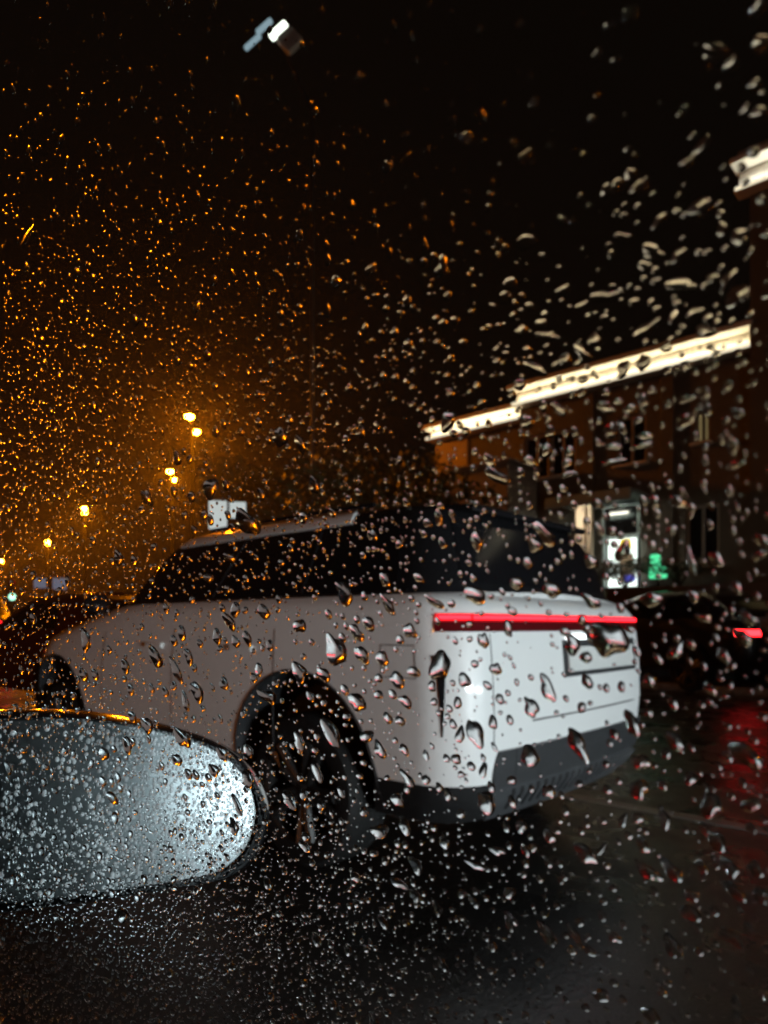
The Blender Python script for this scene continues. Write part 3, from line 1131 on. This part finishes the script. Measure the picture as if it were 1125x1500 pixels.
# ------------------------------------------------------------------ rain drops
def drop_mesh(rng, nseg, nring, a, b, h, irr, tear, ex=.86):
    """Dome on its base plane, x across (half width a), y along (half length b), +z out. tear > 0 fattens the low (-y) end."""
    ph = [rng.uniform(0, 6.283) for _ in range(4)]
    am = [irr * rng.uniform(.3, 1) / (k + 1) for k in range(4)]
    bx, by = rng.uniform(-.12, .12), rng.uniform(-.16, .02) - tear * .25
    vs = []
    for j in range(nring):
        q = math.cos(math.pi / 2 * j / nring) if nring > 1 else 1
        q = 1 - (j / nring) ** 1.25
        for i in range(nseg):
            t = 2 * math.pi * i / nseg
            r = 1 + sum(am[k] * math.cos((k + 2) * t + ph[k]) for k in range(4))
            x, y = math.cos(t) * r, math.sin(t) * r
            x *= 1 - tear * .45 * y
            z = max(0.0, 1 - q * q) ** ex
            vs.append(((x * q + bx * (1 - q)) * a, (y * q + by * (1 - q)) * b, z * h))
    vs.append((bx * a, by * b, h))
    fs = []
    for j in range(nring - 1):
        for i in range(nseg):
            fs.append((j * nseg + i, j * nseg + (i + 1) % nseg, (j + 1) * nseg + (i + 1) % nseg, (j + 1) * nseg + i))
    for i in range(nseg):
        fs.append(((nring - 1) * nseg + i, (nring - 1) * nseg + (i + 1) % nseg, nring * nseg))
    fs.append(tuple(range(nseg - 1, -1, -1)))
    return vs, fs


def drop_frame(px, py, w, l, ang):
    """Centre, half sizes in metres and frame of a drop of w x l pixels leaning ang degrees from upright (+ = top to the left)."""
    c = pane_at(px, py)
    dx, dy = -math.sin(R(ang)), -math.cos(R(ang))
    e = pane_at(px + dx * 6, py + dy * 6) - c
    along = e.normalized()
    k = e.length / 6.0
    f = pane_at(px + dy * 6, py - dx * 6) - c
    across = PN.cross(along) * -1
    ka = abs(f.dot(across)) / 6.0
    return c, along, across, w * .5 * ka, l * .5 * k


BIG = [(568,886,14,32,30),(696,872,34,24,0),(636,882,13,28,62),(808,864,26,24,0),(866,880,18,30,70),(600,924,16,26,20),(708,938,15,26,15),(744,920,14,22,10),
(644,976,34,40,-35),(890,936,52,58,40),(838,944,24,30,45),(560,964,16,26,15),(582,996,24,22,0),(680,996,17,24,10),(726,980,16,20,10),(606,984,17,18,0),
(594,1028,16,22,50),(802,1008,18,46,25),(778,1036,18,34,28),(860,998,17,22,5),(696,1074,22,48,22),(722,1058,14,20,10),(674,1076,15,24,-15),(668,1112,14,18,20),(676,1134,11,10,0),
(732,1024,13,16,25),(714,1004,11,16,40),(556,1098,16,26,20),(568,1052,13,18,10),(586,1056,14,16,50),(592,1098,13,18,15),(776,1108,26,32,30),(846,1090,20,56,32),
(926,1060,20,40,10),(712,1176,26,34,25),(750,1174,12,18,10),(938,1116,22,32,35),(936,1156,26,32,35),(988,1086,22,32,40),(596,1140,14,28,28),(624,1142,12,16,40),(656,1164,12,18,20),
(708,1128,12,24,-10),(950,996,18,22,60),(954,878,22,32,70),(990,954,22,26,-20),(888,1008,10,14,10),(910,1006,12,16,0),(852,1036,14,16,-10),(636,1028,12,12,20),(658,1038,9,14,30),
(624,1106,9,16,10),(724,1094,7,16,30),(125,937,14,34,25),(227,962,16,32,28),(257,981,12,36,30),(288,1013,18,30,35),(183,976,12,22,25),(318,932,14,22,0),(335,910,14,28,25),
(362,766,30,40,50),(337,817,18,16,0),(386,896,18,22,30),(439,917,18,22,25),(491,952,26,52,22),(522,927,17,26,30),(530,959,18,30,30),(540,914,18,22,10),(504,869,20,40,38),
(438,984,22,28,50),(391,1020,18,28,60),(474,988,17,24,45),(523,1028,20,34,25),(484,1072,16,60,27),(438,1086,14,28,25),(379,981,12,20,20),(328,1001,12,22,15),(215,1062,16,26,30),
(186,1091,12,28,25),(266,1081,18,34,35),(325,1103,14,26,35),(362,1140,16,28,30),(313,1128,14,22,30),(259,1113,14,20,20),(347,1179,11,30,22),(342,1211,12,26,28),(464,1130,12,32,28),
(425,1172,26,22,0),(122,988,11,24,28),(139,988,9,20,25),(191,1010,10,18,5),(308,715,22,30,20),(215,729,12,30,30),(308,761,10,17,25),(242,1013,9,18,25),(222,1008,8,16,20),(271,1027,9,30,10),
(345,940,12,18,30),(362,935,11,24,30),(276,962,12,24,25),(266,927,11,24,20),(784,539,13,32,68),(800,492,11,34,88),(763,485,14,17,70),(948,480,12,40,-50),(852,515,15,28,35),(913,541,15,28,-40),
(761,564,14,20,80),(656,618,24,28,10),(887,597,13,30,80),(819,599,13,26,60),(922,599,14,19,80),(1006,616,20,40,-35),(894,632,20,22,0),(899,655,14,22,80),(941,653,10,36,-82),(945,639,13,24,85),
(899,676,9,34,-80),(831,679,15,19,30),(833,695,9,24,-78),(777,676,13,20,60),(717,674,13,26,50),(728,697,18,42,56),(796,781,20,40,48),(698,793,14,32,20),(1013,823,14,40,18),(1048,819,15,34,42),
(1074,655,18,22,10),(1076,681,13,30,-85),(1006,585,12,24,-75),(1034,485,13,32,-80),(1113,791,19,26,30),(1111,814,12,30,-55),(983,777,12,22,-70),(959,735,16,20,40),(992,735,18,28,75),
(913,807,18,38,-15),(866,823,20,24,60),(1029,215,17,34,-25),(1025,306,26,31,-80),(934,275,19,22,0),(889,280,13,24,-10),(770,355,17,30,80),(740,436,13,22,-55),(997,418,14,54,90),(889,434,15,42,-80),
(1067,411,13,38,-42),(994,376,19,22,0),(957,371,20,36,75),(945,390,15,20,70),(1083,348,20,27,80),(966,324,13,26,-35),(913,348,13,24,70),(1115,63,18,32,-50),(1111,10,18,30,-50),(1071,96,15,36,-22),
(758,35,10,18,-20),(875,79,12,22,-15),(892,37,11,18,-15),(770,226,10,22,-55),(661,177,11,17,-70),(623,362,10,27,12),(782,152,11,16,-10),(1104,222,14,18,-20),(1106,124,16,20,-30),
(824,425,12,22,-55),(852,448,9,21,-50),(987,464,11,21,-5),(1018,457,11,24,-80),(1041,1180,30,40,50),(1050,1232,22,34,55),(1092,1106,34,46,55),(973,1199,18,30,30),(941,1236,17,28,20),(913,1201,11,24,-35),
(948,1276,20,44,50),(983,1274,20,40,48),(857,1250,20,44,58),(1011,1337,20,38,48),(985,1386,20,46,32),(1071,1372,20,40,50),(882,1243,10,22,-35),(651,1232,12,28,20),(728,1246,11,26,65),(696,1267,10,32,65),
(609,1267,16,28,50),(607,1311,15,22,50),(770,1246,14,17,20),(712,1372,11,15,20),(801,1367,16,52,34),(843,1372,12,40,28),(747,1348,14,36,32),(899,1372,14,26,40),(1069,1271,22,30,55),(1106,1273,20,28,55),
(1076,1306,20,36,55),(1113,1311,18,28,55),(556,1218,20,28,70),(584,1294,12,30,58),(470,1178,11,18,20),(500,1160,9,20,30),(446,1240,10,24,35),(520,1285,12,20,30),(640,1330,12,26,30),(560,1350,10,24,30),
(455,1020,11,18,30),(505,1010,12,16,40),(410,640,20,30,20),(440,650,16,24,35),(528,632,13,22,10),(480,455,9,22,12),(480,380,10,18,15),(288,450,9,22,-25),(40,345,7,40,-32),(571,370,9,16,5),
(1060,960,20,26,40),(1030,905,16,24,70),(985,1030,16,22,30),(1100,1180,22,26,50),(1010,1140,16,22,40),(970,1150,14,18,30),(1095,905,20,30,60),(1040,1010,16,22,45)]

rng = random.Random(5)
grid = {}


def free(p, r):
    u, v = pane_uv(p)
    cell = .006
    iu, iv = int(math.floor(u / cell)), int(math.floor(v / cell))
    k = int(r / cell) + 3
    for a in range(iu - k, iu + k + 1):
        for b in range(iv - k, iv + k + 1):
            for (x, y, q) in grid.get((a, b), ()):
                if (x - u) ** 2 + (y - v) ** 2 < (q + r) ** 2 * .85:
                    return False
    return True


def put(p, r):
    u, v = pane_uv(p)
    grid.setdefault((int(math.floor(u / .006)), int(math.floor(v / .006))), []).append((u, v, r))


# how many drops per 100 x 100 px of the view, and their size, over a coarse net
DEN = [[5, 6, 6, 4, 2, 2, 2],
       [14, 16, 12, 7, 4, 4, 4],
       [36, 34, 26, 16, 12, 14, 12],
       [76, 62, 48, 38, 30, 28, 20],
       [90, 72, 52, 46, 40, 28, 20],
       [66, 40, 26, 26, 15, 18, 22],
       [95, 70, 42, 34, 15, 15, 18],
       [165, 150, 110, 60, 34, 18, 14],
       [170, 155, 120, 70, 40, 18, 12]]
SIZ = [[5.0, 5.5, 6.0, 7, 8, 9, 11],
       [5.0, 5.2, 5.6, 6.5, 8, 9, 11],
       [4.6, 4.8, 5.2, 6.2, 8, 9, 11],
       [4.4, 4.6, 5.0, 6.0, 7.5, 9, 10],
       [4.2, 4.5, 5.0, 6.0, 7.5, 8.5, 10],
       [4.4, 5.0, 5.6, 6.2, 7.5, 8.5, 10],
       [4.6, 5.0, 5.6, 6.2, 7.0, 8.5, 10],
       [4.6, 4.7, 5.2, 6.0, 7.0, 8.5, 10],
       [4.7, 4.8, 5.3, 6.2, 7.0, 8.5, 10]]


def net(T, x, y):
    gx = max(0, min(5.999, x / 1125 * 6))
    gy = max(0, min(7.999, y / 1500 * 8))
    i, j = int(gx), int(gy)
    a, b = gx - i, gy - j
    return lerp(lerp(T[j][i], T[j][i + 1], a), lerp(T[j + 1][i], T[j + 1][i + 1], a), b)


DROPS = []
for x, y, w, l, a in BIG:
    c, al, ac, ra, rb = drop_frame(x, y, w, l, a)
    DROPS.append((x, y, w, l, a, c, al, ac, ra, rb, True))
    m_ = max(ra, rb)
    if rb > ra * 1.5:
        for q in (-.5, .5):
            put(c + al * rb * q, ra * 1.05)
    put(c, ra)
for gy in range(-2, 17):
    for gx in range(-3, 14):
        n_ = net(DEN, gx * 100 + 50, gy * 100 + 50) * (1.25 + .55 * max(0, min(1, (600 - gx * 100) / 500)))
        for _ in range(int(n_ + rng.random())):
            x, y = gx * 100 + rng.random() * 100, gy * 100 + rng.random() * 100
            s0 = net(SIZ, x, y)
            w = s0 * math.exp(rng.gauss(-.12, .46))
            asp = 1 + abs(rng.gauss(.15, .35))
            lean = 26 + rng.gauss(0, 10)
            if x > 650 and y < 620:
                lean = rng.choice((-55, -25, 75, 10)) + rng.gauss(0, 12)
            elif y < 520:
                lean = 8 + rng.gauss(0, 14)
            c, al, ac, ra, rb = drop_frame(x, y, w, w * asp, lean)
            if not free(c, max(ra, rb) * .95):
                continue
            put(c, max(ra, rb))
            DROPS.append((x, y, w, w * asp, lean, c, al, ac, ra, rb, False))

# a mist of the smallest drops, thickest towards the front of the pane and low down
for gy in range(-2, 17):
    for gx in range(-3, 9):
        n_ = net(DEN, gx * 100 + 50, gy * 100 + 50) * 1.1 * max(0, min(1, (800 - gx * 100) / 500)) * (.25 + .75 * sstep(200, 620, gy * 100)) * (1.35 if gy > 11 else 1)
        for _ in range(int(n_ + rng.random())):
            x, y = gx * 100 + rng.random() * 100, gy * 100 + rng.random() * 100
            w = rng.uniform(2.0, 3.5)
            asp = rng.uniform(1, 1.5)
            c, al, ac, ra, rb = drop_frame(x, y, w, w * asp, 22 + rng.gauss(0, 14))
            if free(c, rb * .9):
                put(c, rb)
                DROPS.append((x, y, w, w * asp, 22, c, al, ac, ra, rb, False))

inside = [d for d in DROPS if -5 < d[0] < 1130 and -5 < d[1] < 1505]
singles = sorted(inside, key=lambda d: -(d[2] * d[3]))[:300]
sid = {id(d) for d in singles}

AREAS = [("over the lit cream cornice", lambda x, y: x > 620 and abs(y - (615 - .25 * (x - 630))) < 34),
         ("over the lit shop entrance", lambda x, y: 850 < x < 965 and 715 < y < 870),
         ("over the red light bar", lambda x, y: 610 < x < 945 and 858 < y < 928),
         ("over the white car's number plate", lambda x, y: 800 < x < 915 and 915 < y < 980),
         ("over the dark rear corner vent", lambda x, y: 585 < x < 622 and 940 < y < 1100),
         ("over the white tailgate", lambda x, y: 605 < x < 950 and 915 < y < 1100),
         ("over the black rear bumper", lambda x, y: 600 < x < 960 and 1045 < y < 1200),
         ("over the rear wheel arch", lambda x, y: 350 < x < 548 and 975 < y < 1300),
         ("over the mirror glass", lambda x, y: x < 380 and 1060 < y < 1310),
         ("over the front wheel arch", lambda x, y: x < 118 and 950 < y < 1060),
         ("over the white car's grey flank", lambda x, y: x < 612 and 880 < y < 1150),
         ("over the white car's dark windows", lambda x, y: 270 < x < 840 and 755 < y < 885),
         ("over the dark trees", lambda x, y: 370 < x < 720 and 620 < y < 770),
         ("over the orange street lamps", lambda x, y: x < 370 and 560 < y < 885),
         ("over the brown building front", lambda x, y: x > 700 and 540 < y < 880),
         ("over the tall building", lambda x, y: x > 1060 and y < 540),
         ("over the black sky above the cornice", lambda x, y: x > 600 and y < 600),
         ("over the sky above the street lamps", lambda x, y: y < 620),
         ("over the ground beside the white car", lambda x, y: x >= 940 and y < 1230),
         ("over the wet road at the right", lambda x, y: x > 800),
         ("over the ground under the mirror", lambda x, y: x < 460),
         ("over the ground below the white car", lambda x, y: True)]
ORD = ["first", "second", "third", "fourth", "fifth", "sixth", "seventh", "eighth", "ninth", "tenth", "eleventh", "twelfth", "thirteenth",
       "fourteenth", "fifteenth", "sixteenth", "seventeenth", "eighteenth", "nineteenth", "twentieth"]
buckets = {}
for d in singles:
    x, y, w, l, a = d[:5]
    area = next(n for n, f in AREAS if f(x, y))
    sz = "large" if w * l > 620 else "middling" if w * l > 260 else "small"
    sh = "long" if l > 1.9 * w else "oval" if l > 1.25 * w else "round"
    buckets.setdefault((area, sz, sh), []).append(d)
lab = {}
for (area, sz, sh), ds in buckets.items():
    ds.sort(key=lambda d: d[0])
    for i, d in enumerate(ds):
        if len(ds) == 1:
            lab[id(d)] = f"the only {sz} {sh} raindrop {area}"
        elif i == 0:
            lab[id(d)] = f"leftmost {sz} {sh} raindrop {area}"
        elif i == len(ds) - 1:
            lab[id(d)] = f"rightmost {sz} {sh} raindrop {area}"
        else:
            lab[id(d)] = f"{ORD[i] if i < 20 else str(i + 1) + 'th'} {sz} {sh} raindrop from the left {area}"

fv, ff, bases = [], [], []
for d in DROPS:
    x, y, w, l, a, c, al, ac, ra, rb, big = d
    one = id(d) in sid
    px = max(w, l)
    nseg, nring = (28, 9) if one and px > 16 else (18, 6) if one or px > 9 else (11, 4) if px > 4.4 else (9, 3)
    irr = (.18 if one else .10) * (1.5 if px > 24 else 1)
    tear = rng.uniform(.1, .5) if l > 1.4 * w else rng.uniform(-.1, .2)
    h = min(ra, rb) * (rng.uniform(.46, .66) if one else rng.uniform(.38, .56))
    ex = .86
    if y > 1180 and x < 640:          # fatter beads low on the pane, shaped steep to catch the mirror's glow
        k = min(1, (y - 1180) / 120) * min(1, (640 - x) / 150)
        h = lerp(h, min(ra, rb) * rng.uniform(.62, .92), k)
        ex = lerp(.86, .66, k)
    if x > 560 and y < 640:           # flatter, spread drops high on the rear part of the pane
        k = min(1, (x - 560) / 200) * min(1, (640 - y) / 150)
        h *= lerp(1, lerp(1.05, .68, sstep(180, 480, y)), k)
        ra, rb = ra * lerp(1, 1.28, k), rb * lerp(1, 1.05, k)
    vs, fs = drop_mesh(rng, nseg, nring, ra, rb, h, irr, tear, ex)
    if one:
        me = bpy.data.meshes.new("raindrop")
        P = [ac * p[0] + al * p[1] + PN * p[2] for p in vs]
        if ac.cross(al).dot(PN) < 0:
            fs = [tuple(reversed(q)) for q in fs]
        me.from_pydata([tuple(p) for p in P], [], fs)
        me.polygons.foreach_set("use_smooth", [True] * len(me.polygons))
        me.set_sharp_from_angle(angle=R(70))
        me.materials.append(M["water"])
        me.materials.append(M["water_flat"])
        me.polygons[len(fs) - 1].material_index = 1
        o = bpy.data.objects.new("raindrop", me)
        COL.objects.link(o)
        o.location = c
        tag(o, lab[id(d)], "raindrop", "raindrops on the side window")
    else:
        if ac.cross(al).dot(PN) < 0:
            fs = [tuple(reversed(q)) for q in fs]
        k = len(fv)
        bases.append(len(ff) + len(fs) - 1)
        fv.extend(tuple(c + ac * p[0] + al * p[1] + PN * p[2]) for p in vs)
        ff.extend(tuple(i + k for i in q) for q in fs)
me = bpy.data.meshes.new("fine_raindrops")
me.from_pydata(fv, [], ff)
me.polygons.foreach_set("use_smooth", [True] * len(me.polygons))
me.set_sharp_from_angle(angle=R(70))
me.materials.append(M["water"])
me.materials.append(M["water_flat"])
for i in bases:
    me.polygons[i].material_index = 1
fo = bpy.data.objects.new("fine_raindrops", me)
COL.objects.link(fo)
tag(fo, "fine raindrops scattered all over the side window", None, None, "stuff")
print("drops", len(DROPS), len(ff))

# beads on the mirror glass
mv, mf = [], []
MU = Vector((MN.y, -MN.x, 0)).normalized() * -1
MV = MN.cross(MU).normalized()
if MV.z < 0:
    MV = -MV


def in_loop(x, y):
    c = False
    n = len(OL)
    for i in range(n):
        (x0, y0), (x1, y1) = OL[i], OL[(i + 1) % n]
        if (y0 > y) != (y1 > y) and x < (x1 - x0) * (y - y0) / (y1 - y0) + x0:
            c = not c
    return c


pts = []
while len(pts) < 1300:
    x, y = rng.uniform(-60, 380), rng.uniform(1050, 1325)
    if not in_loop(x, y):
        continue
    if rng.random() > .06 + .94 * sstep(60, 340, x):
        continue
    r = rng.uniform(1.4, 3.3) * (1.3 if rng.random() < .15 else 1)
    if any((x - a) ** 2 + (y - b) ** 2 < (r + q) ** 2 * .8 for a, b, q in pts):
        if rng.random() < .97:
            continue
    pts.append((x, y, r))
for x, y, r in pts:
    p = mir(x, y)
    dd = p - MC - cen
    p = p + MN * (.0046 - .25 * dd.length_squared)
    rr = r * .00062
    vs, fs = drop_mesh(rng, 12, 5, rr, rr * rng.uniform(1, 1.35), rr * rng.uniform(.55, .85), .08, .1)
    if MU.cross(MV).dot(MN) < 0:
        fs = [tuple(reversed(q)) for q in fs]
    k = len(mv)
    mv.extend(tuple(p + MU * q[0] + MV * q[1] + MN * q[2]) for q in vs)
    mf.extend(tuple(i + k for i in q) for q in fs)
me = bpy.data.meshes.new("mirror_beads")
me.from_pydata(mv, [], mf)
me.polygons.foreach_set("use_smooth", [True] * len(me.polygons))
me.set_sharp_from_angle(angle=R(70))
me.materials.append(M["bead"])
mo = bpy.data.objects.new("mirror_beads", me)
COL.objects.link(mo)
tag(mo, "small round beads of water on the door mirror glass", None, None, "stuff")

# ------------------------------------------------------------------ wet night air
hz = bpy.data.materials.new("rain_haze")
hz.use_nodes = True
N, L = nodes(hz)
N.remove(N["Principled BSDF"])
pv = N.new("ShaderNodeVolumePrincipled")
pv.inputs["Color"].default_value = (.9, .9, .9, 1)
pv.inputs["Density"].default_value = 0.0006
pv.inputs["Anisotropy"].default_value = 0.82
L.new(pv.outputs[0], N["Material Output"].inputs["Volume"])
hb = MB().box((-10, 40, 7.0), (190, 150, 16.0))
h_ = hb.build("haze", hz, smooth=0)
tag(h_, "thin rain haze lit by the street lamps", None, None, "stuff")
